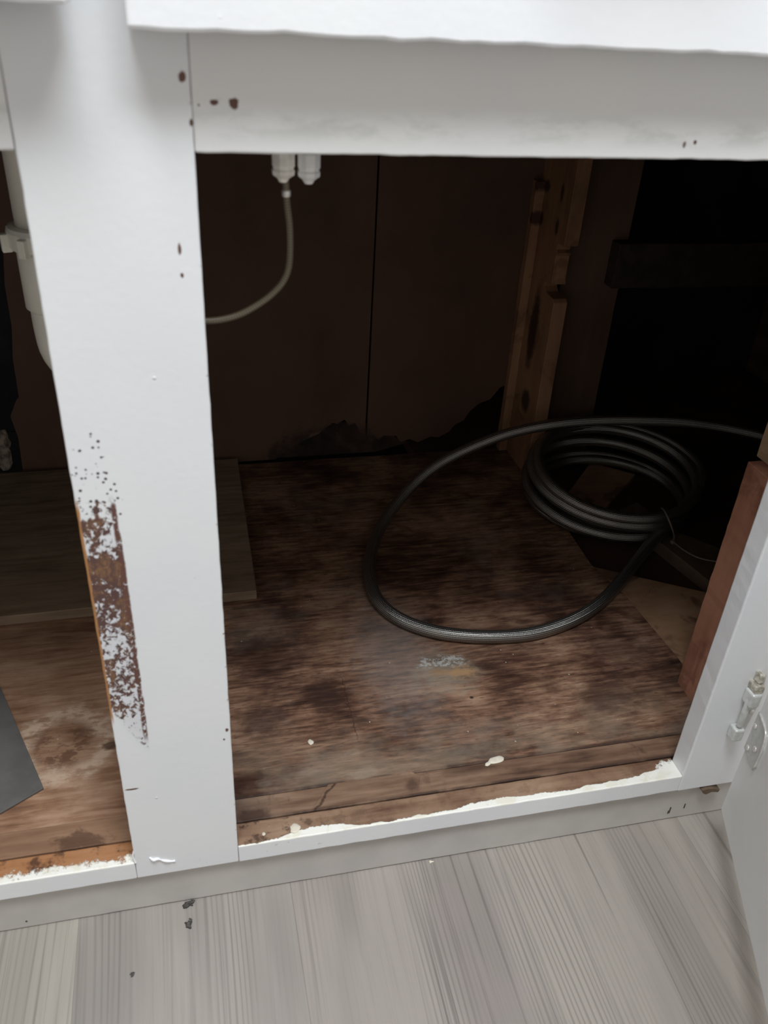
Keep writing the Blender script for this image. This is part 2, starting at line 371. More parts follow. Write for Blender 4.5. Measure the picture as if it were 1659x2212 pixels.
def mat_rail():
    """painted front edge; bare wood on top where the paint has worn back to a ragged line"""
    m = Mat('rail_paint_and_bare_wood', rough=.5, spec=.35)
    white = paint_base(m)
    wd, g1, g2, b = wood_color(m, m.pos, (14, 130, 80), [(.36, (.07, .033, .021)), (.46, (.18, .100, .062)), (.57, (.28, .175, .112)), (.70, (.37, .25, .17))], off=(5, 0, 0), blotch=14)
    lw, *_ = wood_color(m, m.pos, (14, 130, 80), [(.34, (.22, .09, .035)), (.5, (.36, .165, .072)), (.7, (.44, .24, .13))], off=(5, 0, 0), blotch=14)
    left = m.op('LESS_THAN', m.x, -.03)
    wd = m.mix(left, wd, lw)
    n1 = m.noise(m.pos, (38, 38, 38), detail=6, rough=.7, dist=.4)
    n2 = m.noise(m.pos, (190, 190, 190), off=(3, 1, 0), detail=5, rough=.7)
    prof = m.ramp(m.mr(m.x, 0, .381, 0, 1, False), [(0, (.02,)*3), (.08, (.06,)*3), (.15, (.34,)*3), (.21, (.30,)*3), (.25, (.05,)*3), (.40, (.04,)*3), (.52, (.28,)*3), (.60, (.24,)*3), (.78, (.22,)*3), (.86, (.25,)*3), (.95, (.50,)*3), (1, (.62,)*3)])
    lim = m.op('ADD', m.op('MULTIPLY', prof, .02), m.op('ADD', m.op('MULTIPLY', m.op('SUBTRACT', n1, .5), .011), .0008))
    right_m = m.mr(m.op('SUBTRACT', m.y, lim), -.0003, .0003, 1, 0)
    liml = m.op('ADD', m.op('ADD', .006, m.op('MULTIPLY', m.op('SUBTRACT', n1, .5), .022)), m.op('MULTIPLY', m.op('SUBTRACT', n2, .5), .020))
    left_m = m.mr(m.op('SUBTRACT', m.y, liml), -.002, .002, 1, 0)
    w = m.mix(left, right_m, left_m)
    front = m.mr(m.z, -.0012, -.0004, 1, 0)
    w = m.op('MAXIMUM', w, front)
    cream = m.mix(m.mr(n1, .5, .6), (.84, .82, .75), (.78, .74, .63))
    wd = m.mix(m.op('MULTIPLY', m.mr(m.noise(m.pos, (55, 55, 55), off=(2, 9, 0), detail=5, rough=.7), .5, .62), m.mr(m.x, .02, .10, .8, .25)), wd, (.05, .024, .018))
    white = m.mix(front, cream, white)
    for cx, cy, rx, ry in ((.375, .012, .012, .006), ):
        w = m.op('MAXIMUM', w, m.spot(cx, cy, rx, ry, m.x, m.y, n2, 1.4, .2))
    dirt = m.mr(m.noise(m.pos, (150, 150, 150), off=(7, 7, 0), detail=4), .66, .72)
    white = m.mix(m.op('MULTIPLY', dirt, .35), white, (.35, .28, .2))
    c = m.mix(w, wd, white)
    gap = m.op('MULTIPLY', m.mr(m.z, -.0185, -.0205), 1.0)
    m.bump(w, .6, .0007)
    return m.done(c)
def mat_plank(name, base, seed):
    m = Mat(name, rough=.45, spec=.4)
    v = m.pos
    # long grain lines running across the room (y), gently bowed
    wv = m.noise(v, (3.0, .9, 1), off=(seed, seed*.7, 0), detail=2)
    bx = m.op('ADD', m.x, m.op('MULTIPLY', wv, .055))
    cmb = m.nt.nodes.new('ShaderNodeCombineXYZ'); m._in(cmb.inputs[0], bx); m._in(cmb.inputs[1], m.y); m._in(cmb.inputs[2], 0)
    q = cmb.outputs[0]
    dens = m.noise(q, (11, 1.0, 1), off=(seed, 3, 0), detail=2)
    ln = m.noise(q, (165, 1.6, 1), off=(seed*3, 0, 0), detail=3, rough=.6)
    comb = m.op('SINE', m.op('ADD', m.op('MULTIPLY', bx, 1500.0), m.op('MULTIPLY', m.noise(q, (30, 1.2, 1), off=(seed, 9, 0), detail=2), 26.0)))
    cmask = m.mr(m.noise(q, (14, 1.6, 1), off=(seed+5, 1, 0), detail=2), .46, .60)
    fine = m.noise(q, (520, 9, 1), off=(seed, 0, 0), detail=3, rough=.6)
    tone = m.noise(q, (16, 2.5, 1), off=(seed, 5, 0), detail=3)
    c = m.mix(m.mr(tone, .38, .64), tuple(b*.86 for b in base), tuple(b*1.10 for b in base))
    streak = m.op('MULTIPLY', m.mr(ln, .53, .66), m.mr(dens, .36, .60))
    c = m.mix(m.op('MULTIPLY', streak, .68), c, tuple(b*.40 for b in base))
    c = m.mix(m.op('MULTIPLY', m.op('MULTIPLY', m.mr(comb, .1, 1), cmask), .55), c, tuple(b*.52 for b in base))
    c = m.mix(m.op('MULTIPLY', m.mr(fine, .48, .72), .22), c, tuple(b*.55 for b in base))
    col_ = m.noise(v, (9, 6, 1), off=(seed, 8, 0), detail=3)
    c = m.mix(m.op('MULTIPLY', m.mr(col_, .5, .7), .22), c, (base[0]*1.05, base[1]*.95, base[2]*1.0))
    m.bump(m.op('ADD', m.op('MULTIPLY', streak, -1), m.op('MULTIPLY', fine, .3)), .25, .0006)
    return m.done(c)
def mat_plain(name, colr, rough=.5, metal=0.0, spec=.4, var=.12, sc=60, bump=.2):
    m = Mat(name, rough=rough, metal=metal, spec=spec)
    n = m.noise(m.pos, (sc,)*3, detail=4)
    c = m.mix(m.mr(n, .35, .65), tuple(k*(1-var) for k in colr), tuple(min(1, k*(1+var)) for k in colr))
    if bump: m.bump(m.noise(m.pos, (sc*4,)*3, detail=3), bump, .0005)
    return m.done(c)
def mat_braid(name, dark, light, pitch, count, rough=.3, metal=.9, strength=.7, h=.0005):
    m = Mat(name, rough=rough, metal=metal, spec=.5)
    uv = m.nt.nodes.new('ShaderNodeUVMap').outputs[0]
    sp = m.nt.nodes.new('ShaderNodeSeparateXYZ'); m.nt.links.new(uv, sp.inputs[0])
    u = m.op('MULTIPLY', sp.outputs[0], 2*math.pi/pitch); v = m.op('MULTIPLY', sp.outputs[1], 2*math.pi*count)
    a = m.op('SINE', m.op('ADD', u, v)); b = m.op('SINE', m.op('SUBTRACT', u, v))
    w = m.op('MULTIPLY', a, b)
    f = m.mr(w, -.8, .8)
    c = m.mix(f, dark, light)
    m.bump(f, strength, h)
    return m.done(c)

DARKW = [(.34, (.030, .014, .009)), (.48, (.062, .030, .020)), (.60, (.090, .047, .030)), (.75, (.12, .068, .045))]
M_white = mat_paint()
M_drawer = mat_paint('bright_white_paint', (.86, .865, .87))
M_stile = mat_stile()
M_toprail = mat_paint('chipped_white_paint', (.76, .755, .74), chips=((.0185, .521, .0021, .0024), (.0100, .5212, .0018, .0012), (.0030, .520, .0005, .0005), (.246, .5075, .0010, .0016), (.252, .5085, .0010, .0010), (.305, .510, .0008, .0014)))
M_rail = mat_rail()
M_base = mat_plain('greige_base_paint', (.50, .475, .445), rough=.5, var=.05, sc=25, bump=.15)
M_door = mat_plain('grey_white_door_paint', (.80, .795, .785), rough=.45, var=.02, sc=18, bump=.1)
M_ply = mat_ply()
def strip_x(m, c):
    nz = m.noise(m.pos, (60, 60, 60), detail=5, rough=.7)
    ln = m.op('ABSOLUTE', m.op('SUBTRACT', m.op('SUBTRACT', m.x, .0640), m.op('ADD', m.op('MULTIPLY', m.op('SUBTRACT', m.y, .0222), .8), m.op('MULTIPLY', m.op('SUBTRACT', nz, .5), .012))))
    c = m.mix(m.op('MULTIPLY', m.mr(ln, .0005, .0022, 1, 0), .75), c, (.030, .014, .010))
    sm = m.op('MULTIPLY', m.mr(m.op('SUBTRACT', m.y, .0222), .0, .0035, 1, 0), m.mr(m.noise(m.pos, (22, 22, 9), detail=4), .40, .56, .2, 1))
    c = m.mix(m.op('MULTIPLY', sm, .85), c, (.028, .014, .011))  # shadow and staining along the strip's front seam, painted dark
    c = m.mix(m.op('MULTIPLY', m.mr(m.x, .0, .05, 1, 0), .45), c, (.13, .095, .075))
    for cx, cy, rx, ry, k_ in ((.147, .031, .006, .007, .6), (.012, .026, .016, .006, .8), (.20, .040, .02, .006, .4)):
        c = m.mix(m.op('MULTIPLY', m.spot(cx, cy, rx, ry, m.x, m.y, nz, 1.3, .6), k_), c, (.04, .018, .013))
    return m.mix(m.op('MULTIPLY', m.spot(.150, .049, .012, .0045, m.x, m.y, nz, 1.0, .6), .6), c, (.40, .26, .18))
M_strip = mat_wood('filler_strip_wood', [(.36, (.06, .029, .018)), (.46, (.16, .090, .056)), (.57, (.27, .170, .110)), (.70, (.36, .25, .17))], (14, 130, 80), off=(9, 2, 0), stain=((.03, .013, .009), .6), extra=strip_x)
def left_back(m, c):
    nz = m.noise(m.pos, (55, 55, 55), detail=5, rough=.7)
    c = m.mix(m.op('MULTIPLY', m.spot(.170, .005, .075, .040, m.x, m.z, nz, .8, .3), .8), c, (.018, .010, .008))
    c = m.mix(m.op('MULTIPLY', m.spot(.165, .030, .020, .010, m.x, m.z, nz, 1.2, .3), .8), c, (.12, .07, .045))
    return c
M_back = mat_wood('brown_hardboard', [(.36, (.070, .036, .024)), (.5, (.098, .052, .034)), (.66, (.125, .068, .045))], (9, 9, 5), rough=.7, extra=left_back)
M_dark = mat_plain('dark_recess_wall', (.022, .024, .030), rough=.9, var=.3, sc=12)  # near-black colour stands in for the unlit void behind the panels
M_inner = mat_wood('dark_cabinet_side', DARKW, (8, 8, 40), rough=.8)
def post_x(m, c):
    nz = m.noise(m.pos, (120, 120, 120), detail=4, rough=.7)
    for cy, cz, ry, rz in ((.5495, .096, .013, .016), (.582, .364, .008, .007), (.5364, .366, .004, .010), (.586, .325, .006, .008), (.5365, .327, .004, .009), (.560, .19, .012, .05)):
        c = m.mix(m.op('MULTIPLY', m.spot(cy, cz, ry, rz, m.y, m.z, nz, .5, .35), .9), c, (.030, .012, .008))
    return c
M_post = mat_wood('ochre_pine_post', [(.34, (.15, .078, .042)), (.5, (.27, .145, .078)), (.68, (.37, .205, .112))], (60, 60, 9), extra=post_x, stain=((.10, .045, .025), .5))
M_stud = mat_wood('brown_stud', [(.34, (.07, .038, .026)), (.5, (.11, .063, .043)), (.68, (.15, .09, .06))], (60, 60, 9), off=(4, 0, 0))
M_cleat = mat_wood('reddish_cleat', [(.34, (.27, .115, .070)), (.5, (.43, .205, .135)), (.68, (.54, .28, .19))], (70, 70, 10), off=(2, 6, 0), stain=((.12, .04, .025), .4))
M_endgrain = mat_wood('pale_endgrain', [(.34, (.30, .20, .12)), (.5, (.42, .29, .18)), (.68, (.5, .36, .24))], (90, 40, 90))
M_tan = mat_wood('tan_subfloor_board', [(.34, (.19, .095, .050)), (.5, (.33, .185, .105)), (.68, (.43, .27, .17))], (26, 90, 60), off=(7, 0, 0), stain=((.06, .028, .018), .6))
M_greyb = mat_wood('grey_brown_board', [(.34, (.07, .045, .030)), (.5, (.12, .082, .056)), (.68, (.16, .115, .08))], (60, 60, 60), off=(1, 3, 0))
M_loose = mat_wood('loose_plywood', [(.36, (.10, .067, .043)), (.48, (.20, .140, .092)), (.64, (.31, .225, .155))], (14, 130, 90), off=(6, 6, 0))
M_grey = mat_plain('grey_sheet', (.108, .102, .095), rough=.55, var=.10, sc=45, bump=.3)
M_pvc = mat_plain('aged_white_plastic', (.84, .83, .74), rough=.35, spec=.5, var=.04, sc=20, bump=0)
M_conn = mat_plain('white_fitting_plastic', (.93, .93, .92), rough=.3, spec=.5, var=.04, sc=200, bump=0)
M_conn2 = mat_plain('yellowed_fitting_plastic', (.92, .87, .80), rough=.3, spec=.5, var=.12, sc=150, bump=0)
M_hose = mat_braid('braided_steel', (.08, .077, .072), (.56, .54, .50), .0027, 11, rough=.27, metal=.92, strength=.65)
M_tubeb = mat_braid('clear_braided_tube', (.07, .055, .035), (.20, .165, .11), .0030, 4, rough=.35, metal=0, strength=.3, h=.0002)
M_tie = mat_plain('twist_tie_wire', (.20, .16, .13), rough=.5, sc=300)
M_hinge = mat_plain('painted_hinge_metal', (.60, .61, .59), rough=.38, metal=.25, var=.08, sc=220, bump=.3)
M_rusty = mat_plain('flaking_hinge_metal', (.48, .45, .38), rough=.5, metal=.3, var=.3, sc=300, bump=.6)
M_screw = mat_plain('screw_head_metal', (.75, .72, .68), rough=.3, metal=.5, var=.1, sc=300, bump=0)
M_crumb = mat_plain('dark_crumb', (.06, .055, .05), rough=.8, var=.5, sc=500)
M_flake = mat_plain('cream_paint_flake', (.66, .60, .49), rough=.5, var=.06, sc=200)
M_rubble = mat_plain('dusty_rubble', (.20, .165, .13), rough=.9, var=.5, sc=130, bump=.8)
M_wall = mat_plain('room_wall', (.6, .6, .58), rough=.8)

ZF = -0.065
# ------------------------------------------------------------------ setting: room floor of vinyl planks
fl = part('floor', box(-1.6, 1.8, -2.6, 0.9, ZF-.03, ZF-.0025), mat_plain('floor_underlay', (.03, .03, .03)), base=(0, 0, ZF-.03))
meta(fl, 'grey wood-look vinyl plank floor in front of the cabinet', None, None, 'structure')
xs = [-.98, -.804, -.628, -.452, -.292, -.1255, .0405, .2200, .395, .575, .755, .93, 1.1]
bases = [(0.302, 0.269, 0.235), (0.288, 0.26, 0.229), (0.306, 0.273, 0.241), (0.302, 0.274, 0.238), (0.338, 0.306, 0.264), (0.302, 0.273, 0.245), (0.297, 0.261, 0.236), (0.317, 0.282, 0.247), (0.31, 0.282, 0.247), (0.297, 0.264, 0.236), (0.306, 0.273, 0.245), (0.288, 0.26, 0.236)]
for i in range(len(xs)-1):
    joints = [-2.6, -1.5-.13*(i % 3), .12+.05*(i % 2)]
    for j in range(2):
        part('plank', box(xs[i]+.00004, xs[i+1]-.00004, joints[j]+.0002, joints[j+1]-.0002, ZF-.0025, ZF, bev=.00012, seg=1), mat_plank('vinyl_plank_%s' % 'abcdefghijklmnop'[i], bases[i], i*3.7+1), fl)
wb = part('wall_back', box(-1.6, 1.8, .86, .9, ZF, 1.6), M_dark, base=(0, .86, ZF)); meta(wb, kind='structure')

# ------------------------------------------------------------------ the base cabinet
cab = thing('base_cabinet', (.15, .3, ZF), 'old white painted kitchen base cabinet with open bays, stained plywood floor and open door', 'cabinet')
ZT = .5
# face frame
part('stile', box(-.0765, -.0001, 0, .019, -.0187, .745, bev=.0009, cuts=110, jit=.00035, flat=1), M_stile, cab, label='white stile with a worn brown rubbed patch at its left edge')
part('stile', box(.381, .4575, 0, .019, -.0200, .745, bev=.0012, cuts=90, jit=.00025, flat=1, seed=3), M_white, cab)
part('stile', box(-.60, -.5235, 0, .019, -.0187, .745, bev=.001), M_white, cab)
part('top_rail', box(0, .381, .0004, .0194, ZT, .60, bev=.0010, cuts=70, jit=.0006, flat=1, seed=5), M_toprail, cab)
part('top_rail', box(-.5235, -.0768, .0004, .0194, ZT, .60, bev=.0010, cuts=60, jit=.0005, flat=1, seed=6), M_toprail, cab)
part('bottom_rail', box(.0001, .381, -.0002, .0212, -.0187, 0, bev=.0009, cuts=90, jit=.0005, flat=1, seed=7), M_rail, cab)
part('bottom_rail', box(-.5235, -.0767, -.0002, .0200, -.0187, 0, bev=.0009, cuts=90, jit=.0004, flat=1, seed=8), M_rail, cab)
part('upper_rail', box(-.5235, -.0768, .0004, .019, .70, .745), M_white, cab)
part('upper_rail', box(0, .381, .0004, .019, .70, .745), M_white, cab)
# right-hand neighbour of the frame beyond the hinge stile
part('stile', box(.4577, 1.0, .0, .019, -.0200, .745, bev=.001), M_white, cab)
# toe board under the frame
part('toe_board', box(-.60, 1.0, .0050, .0200, ZF+.0003, -.0205, bev=.0015, cuts=120, jit=.0006, flat=1, seed=11), M_base, cab)
bm = bmesh.new()
for x, z, w, h in ((.3847, -.0520, .0006, .0040), (.3835, -.0545, .0005, .0022), (.3988, -.0495, .0006, .0030), (-.1628, -.0563, .0007, .0007)):
    add_box(bm, x-w, x+w, .0046, .0058, z-h, z+h, bev=.0002, seg=1)
part('scuff_mark', bm, M_crumb, cab, label='dark scuffs on the toe board')['kind'] = 'stuff'
part('wood_chip', prism([(.4046, -.0222), (.4090, -.0205), (.4160, -.0212), (.4235, -.0245), (.4225, -.0280), (.4155, -.0262), (.4100, -.0285), (.4070, -.0262)], 'y', -.002, .006, bev=.0004), M_greyb, cab, label='torn splinter under the right stile')
# cabinet floor
part('bottom_panel', prism([(-.598, .0452)]+[(.4535, .0452), (.4545, .14), (.4475, .245), (.434, .305), (.437, .42), (.446, .595), (-.598, .595)], 'z', -.012, 0, bev=.0005), M_ply, cab)
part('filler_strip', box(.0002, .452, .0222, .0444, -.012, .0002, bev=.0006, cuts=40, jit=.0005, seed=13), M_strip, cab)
part('filler_strip', box(-.598, -.0770, .0212, .0450, -.012, .0002, bev=.0006, cuts=40, jit=.0005, seed=14), mat_wood('filler_strip_wood_left', [(.34, (.09, .040, .020)), (.46, (.19, .10, .058)), (.58, (.27, .155, .092)), (.72, (.34, .21, .135))], (14, 130, 80), off=(9, 2, 0), stain=((.04, .016, .01), .6)), cab)
# patch let into the strip joint
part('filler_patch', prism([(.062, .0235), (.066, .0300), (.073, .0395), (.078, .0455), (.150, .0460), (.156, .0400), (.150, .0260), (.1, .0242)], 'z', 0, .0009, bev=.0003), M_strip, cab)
# dried paint drips and flakes
drip = []
for x, y, rx, ry, s, mt, rot in ((.2260, .0455, .0085, .0038, 1, M_flake, .15), (.2175, .0425, .0035, .0018, 2, M_flake, .4), (.0450, .0085, .0050, .0040, 3, M_flake, 1.2), (.0705, .0935, .0024, .0036, 4, M_flake, .3), (.0205, .0075, .0016, .0016, 5, M_flake, 0)):
    drip.append(part('paint_drip', blob(x, y, .0003 if y > .0212 else -.0001, rx, ry, .0009, s, rot=rot, rough=.35), mt, cab))
# back panels with rotted lower edges
pl = [(-.224, .0005), (-.2215, .055), (-.2255, .085), (-.216, .105), (-.2115, .11), (-.210, .16), (-.2045, .20), (-.2035, .25), (-.198, .29), (-.197, .74), (.2236, .74), (.2230, .50), (.2238, .30), (.2234, .07), (.2230, .032)]
pl += [(.216, .036), (.209, .050), (.200, .047), (.194, .056), (.184, .050), (.178, .052), (.168, .045), (.158, .036), (.150, .033), (.135, .026), (.125, .018), (.110, .012), (.10, .0015), (.0, .0005)]
part('back_panel', prism([(x, z) for x, z in pl], 'y', .6000, .6045), M_back, cab)
pr = [(.2262, .030), (.2262, .74), (.545, .74), (.545, .04), (.50, .06), (.44, .085), (.425, .098), (.412, .092), (.400, .075), (.385, .070), (.372, .058), (.365, .045), (.352, .038), (.345, .028), (.33, .020), (.318, .022), (.300, .014), (.288, .020), (.275, .016), (.268, .026), (.250, .028), (.243, .021), (.236, .029)]
part('back_panel', prism(pr, 'y', .6005, .6050), M_back, cab)
# rotted remains behind the torn edges
part('rotted_board', prism([(.08, 0), (.24, 0), (.29, .012), (.27, .02), (.235, .045), (.19, .05), (.15, .04), (.11, .02)], 'y', .606, .612), mat_wood('rotted_wood', [(.34, (.008, .005, .004)), (.5, (.03, .017, .012)), (.68, (.10, .060, .040))], (40, 40, 40), stain=((.01, .006, .004), .8)), cab)
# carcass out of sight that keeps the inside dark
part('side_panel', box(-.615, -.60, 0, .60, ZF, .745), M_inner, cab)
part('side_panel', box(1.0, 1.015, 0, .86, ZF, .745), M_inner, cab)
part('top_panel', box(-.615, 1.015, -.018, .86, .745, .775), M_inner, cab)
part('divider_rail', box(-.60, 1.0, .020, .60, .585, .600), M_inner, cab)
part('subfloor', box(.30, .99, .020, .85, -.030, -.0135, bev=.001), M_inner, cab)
# corner post with hardware notches, batten, stud and cross board
post = [(.6000, -.002), (.6000, .575), (.5080, .575), (.5080, .312)]
post += [(.5250, .310), (.5290, .303), (.5215, .300), (.5265, .296), (.5270, .268), (.5240, .262), (.5430, .259), (.5480, .253), (.5400, .248), (.5160, .247), (.5110, .243), (.5110, -.002)]
part('corner_post', prism(post, 'x', .4300, .4480, bev=.0006), M_post, cab)
part('batten', box(.4180, .4298, .5860, .5995, 0.0, .368, bev=.0008, cuts=20, jit=.0006), M_post, cab)
part('stud', box(.4580, .5400, .5600, .5990, -.012, .58, bev=.001, cuts=20, jit=.0006), M_stud, cab)
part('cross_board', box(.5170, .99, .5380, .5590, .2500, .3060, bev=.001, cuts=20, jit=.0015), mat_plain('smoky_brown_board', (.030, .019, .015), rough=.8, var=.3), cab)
# side cleat behind the hinge stile
part('cleat', box(.4352, .4540, .0200, .1075, -.0002, .2480, bev=.0006, cuts=30, jit=.0006, seed=21), M_cleat, cab, label='reddish brown wooden cleat behind the right stile')
part('cleat', box(.4475, .4640, .0200, .1150, .2483, .58, bev=.0006, cuts=20, jit=.0006, seed=22), M_endgrain, cab)
# boards showing beyond the edge of the plywood floor
part('floor_board', prism([(.4560, .060), (.4560, .14), (.4490, .246), (.4350, .306), (.5500, .236), (.600, .10), (.58, .03)], 'z', -.0130, -.0030, bev=.0008), M_tan, cab, label='tan board past the plywood edge')
part('floor_board', prism([(.5060, .400), (.5330, .333), (.5520, .249), (.5650, .200), (.6250, .230), (.6010, .308), (.567, .349), (.5500, .420)], 'z', -.0120, .0050, bev=.0008), M_greyb, cab, label='knotted grey-brown board lying diagonally')
part('floor_board', prism([(.4500, .44), (.5000, .415), (.5900, .50), (.54, .54)], 'z', -.0125, -.0020, bev=.0008), M_tan, cab, label='brown board inside the hose coil')

# drawer fronts above
def drawer_front(x0, x1, z0, y0, seed):
    d = part('drawer_front', box(x0, x1, y0, y0+.0185, z0, .70, bev=.0016, cuts=60, jit=.0009, seed=seed, flat=1), M_drawer, cab)
    part('drawer_pull', tube(catmull([((x0+x1)/2-.05, y0, .64), ((x0+x1)/2-.045, y0-.022, .64), ((x0+x1)/2+.045, y0-.022, .64), ((x0+x1)/2+.05, y0, .64)], .006), .004), M_hinge, d)
    return d
drawer_front(-.0240, .4050, .5495, -.0192, 31)
drawer_front(-.5500, -.0450, .5575, -.0270, 32)

# door, swung open about 70 degrees on the right
dd = Vector((-.363, -.932, 0)).normalized(); dn_ = Vector((-dd.y, dd.x, 0))  # dn_: away from the inner face
dn_ = -dn_ if dn_.x < 0 else dn_
P0 = Vector((.4099, -.0229, 0))
def door_space(bm_):
    for v in bm_.verts: v.co = P0+dd*v.co.x+dn_*v.co.y+Vector((0, 0, v.co.z))
    return bm_
door = part('door', door_space(box(0, .425, 0, .0185, -.0205, .525, bev=.0012, cuts=50, jit=.0004, flat=1)), M_door, cab)
# hinge: leaf on the door's inner face, barrel, leaf on the stile
lf = [(.0005, .0555), (.0010, .0700), (.0012, .0955), (.0040, .0985), (.0150, .0990), (.0277, .0975), (.0310, .0850), (.0305, .0660), (.0285, .0615), (.0140, .0560)]
bm = bmesh.new(); add_prism(bm, lf, 'y', -.0014, .0002, bev=.0003)
hl = part('hinge_leaf', door_space(bm), M_hinge, door)
bm = tube(catmull([(.0040, -.0018, .0990), (.0150, -.0020, .1000), (.0265, -.0020, .0985), (.0308, -.0020, .0850), (.0305, -.0020, .0670), (.0290, -.0018, .0615)], .003), .0008, 8)
part('hinge_rim', door_space(bm), M_screw, door)
for t, z in ((.0062, .0860), (.0080, .0632), (.0198, .0745)):
    b_ = bmesh.new(); add_lathe(b_, [(.0027, 0), (.0026, .0008), (.0018, .0015), (.0006, .0018)], (t, -.0014, z), (0, -1, 0), 14)
    part('screw', door_space(b_), M_screw, door, smooth=True)
part('hinge_barrel', lathe([(.0022, 0), (.0028, .002), (.0028, .030), (.0022, .032)], (.4130, -.0062, .0620), (0, 0, 1), 14), M_hinge, cab, smooth=True)
part('hinge_knuckle', box(.4085, .4175, -.0100, .0, .0470, .0600, bev=.0015), M_hinge, cab)
part('hinge_knuckle', box(.4105, .4195, -.0115, .0, .0870, .1010, bev=.0015), M_hinge, cab)
bm = bmesh.new()
add_box(bm, .4120, .4210, -.0100, .0, .1010, .1090, bev=.0015, cuts=4, jit=.0012, seed=4)
add_box(bm, .4140, .4200, -.0070, .0, .1090, .1180, bev=.0015, cuts=4, jit=.0015, seed=9)
part('hinge_knuckle', bm, M_rusty, cab, label='flaking upper end of the hinge')
part('hinge_leaf', prism([(.4165, .044), (.4255, .050), (.4290, .080), (.4255, .112), (.4190, .118), (.4150, .112), (.4150, .050)], 'y', -.0012, .0001, bev=.0003), M_hinge, cab)
for x, z in ((.4190, .0485), (.4245, .0720)):
    b_ = bmesh.new(); add_lathe(b_, [(.0024, 0), (.0023, .0008), (.0010, .0015)], (x, -.0012, z), (0, -1, 0), 12)
    part('screw', b_, M_screw, cab, smooth=True)

# paint dribble ridge at the foot of the worn stile
part('paint_dribble', tube(catmull([(-.0655, -.0002, .0040), (-.0630, -.0008, .0010), (-.0600, -.0005, .0012), (-.0555, -.0006, -.0020), (-.0500, -.0004, -.0045), (-.0475, -.0006, -.0040)], .0008), .0006, 7, radf=lambda t: .0005+.0008*abs(math.sin(t*7))*(1-.4*t)), M_drawer, cab)
part('paint_dribble', tube(catmull([(-.0760, .0010, .0130), (-.0772, .0006, .0080), (-.0765, .0002, .0020), (-.0758, -.0003, .0000)], .0008), .0007, 7), M_drawer, cab)

# ------------------------------------------------------------------ braided hose, one continuous run
loop = [(0.7650, 0.4010, 0.0830), (0.7280, 0.4050, 0.0880), (0.7152, 0.4182, 0.0900), (0.6660, 0.4386, 0.0960), (0.6111, 0.4505, 0.1020), (0.5617, 0.4577, 0.1040), (0.5005, 0.4650, 0.1040), (0.4398, 0.4698, 0.1000), (0.3827, 0.4784, 0.0860), (0.3249, 0.4821, 0.0620), (0.2818, 0.4752, 0.0420), (0.2471, 0.4536, 0.0270), (0.2165, 0.4214, 0.0160), (0.1927, 0.3849, 0.0090), (0.1751, 0.3385, 0.0072), (0.1682, 0.2963, 0.0072), (0.1716, 0.2633, 0.0072), (0.1861, 0.2356, 0.0072), (0.2124, 0.2135, 0.0072), (0.2431, 0.2005, 0.0072), (0.2804, 0.1929, 0.0072), (0.3207, 0.1928, 0.0072), (0.3677, 0.2062, 0.0072), (0.4111, 0.2308, 0.0072), (0.4519, 0.2638, 0.0080), (0.4946, 0.2990, 0.0155), (0.5309, 0.3257, 0.0260), (0.5760, 0.3540, 0.0420), (0.6050, 0.3780, 0.0560)]
turns = [(.5130, .4160, .1040, .0600, .010), (.5080, .4180, .1000, .0575, .011), (.5060, .4230, .1010, .0400, .007), (.5120, .4400, .1060, .0110, .001), (.5150, .4420, .0960, .0080, .0), (.5180, .4410, .0880, .0080, .0), (.5180, .4410, .0880, .0080, .0)]
coil = []
a = -.12
while a < 4.75*2*math.pi:
    k = a/(2*math.pi); k = max(0, k); i = min(int(k), len(turns)-2); t = k-i; t = t*t*(3-2*t)*.4+t*.6
    cx, cy, r, z, tilt = [turns[i][j]*(1-t)+turns[i+1][j]*t for j in range(5)]
    r += .0026*math.sin(a*.83+1)+.0014*math.sin(a*2.3)
    coil.append((cx+r*math.cos(a), cy+r*math.sin(a), max(.0072, z+tilt*math.sin(a))))
    a += .22
hose = thing('braided_hose', (.38, .34, 0), 'long braided stainless steel hose coiled on the plywood cabinet floor', 'hose')
hp = catmull(loop+coil, .0035)
part('hose_run', tube(hp, .0070, 16), M_hose, hose)
tie_c = [(.5330, .3420, .0450), (.5267, .3331, .0520), (.5193, .3164, .0600), (.5178, .3018, .0570), (.5243, .2995, .0450), (.5371, .3090, .0260), (.5477, .3249, .0080)]
tie = thing('twist_tie', (.5450, .3100, .006), 'thin brown twist tie knotted round the hose coil with a long tail', 'tie')
part('loop', tube(catmull(tie_c, .002), .0011, 7), M_tie, tie)
part('tail', tube(catmull([(.5477, .3249, .0080), (.5521, .3017, .0090), (.5619, .2869, .0085), (.5784, .2782, .0080), (.5950, .2740, .0080)], .002), .0010, 7), M_tie, tie)
part('knot', blob(.5480, .3240, .0056, .0030, .0030, .0045, 3), M_tie, tie, smooth=True)

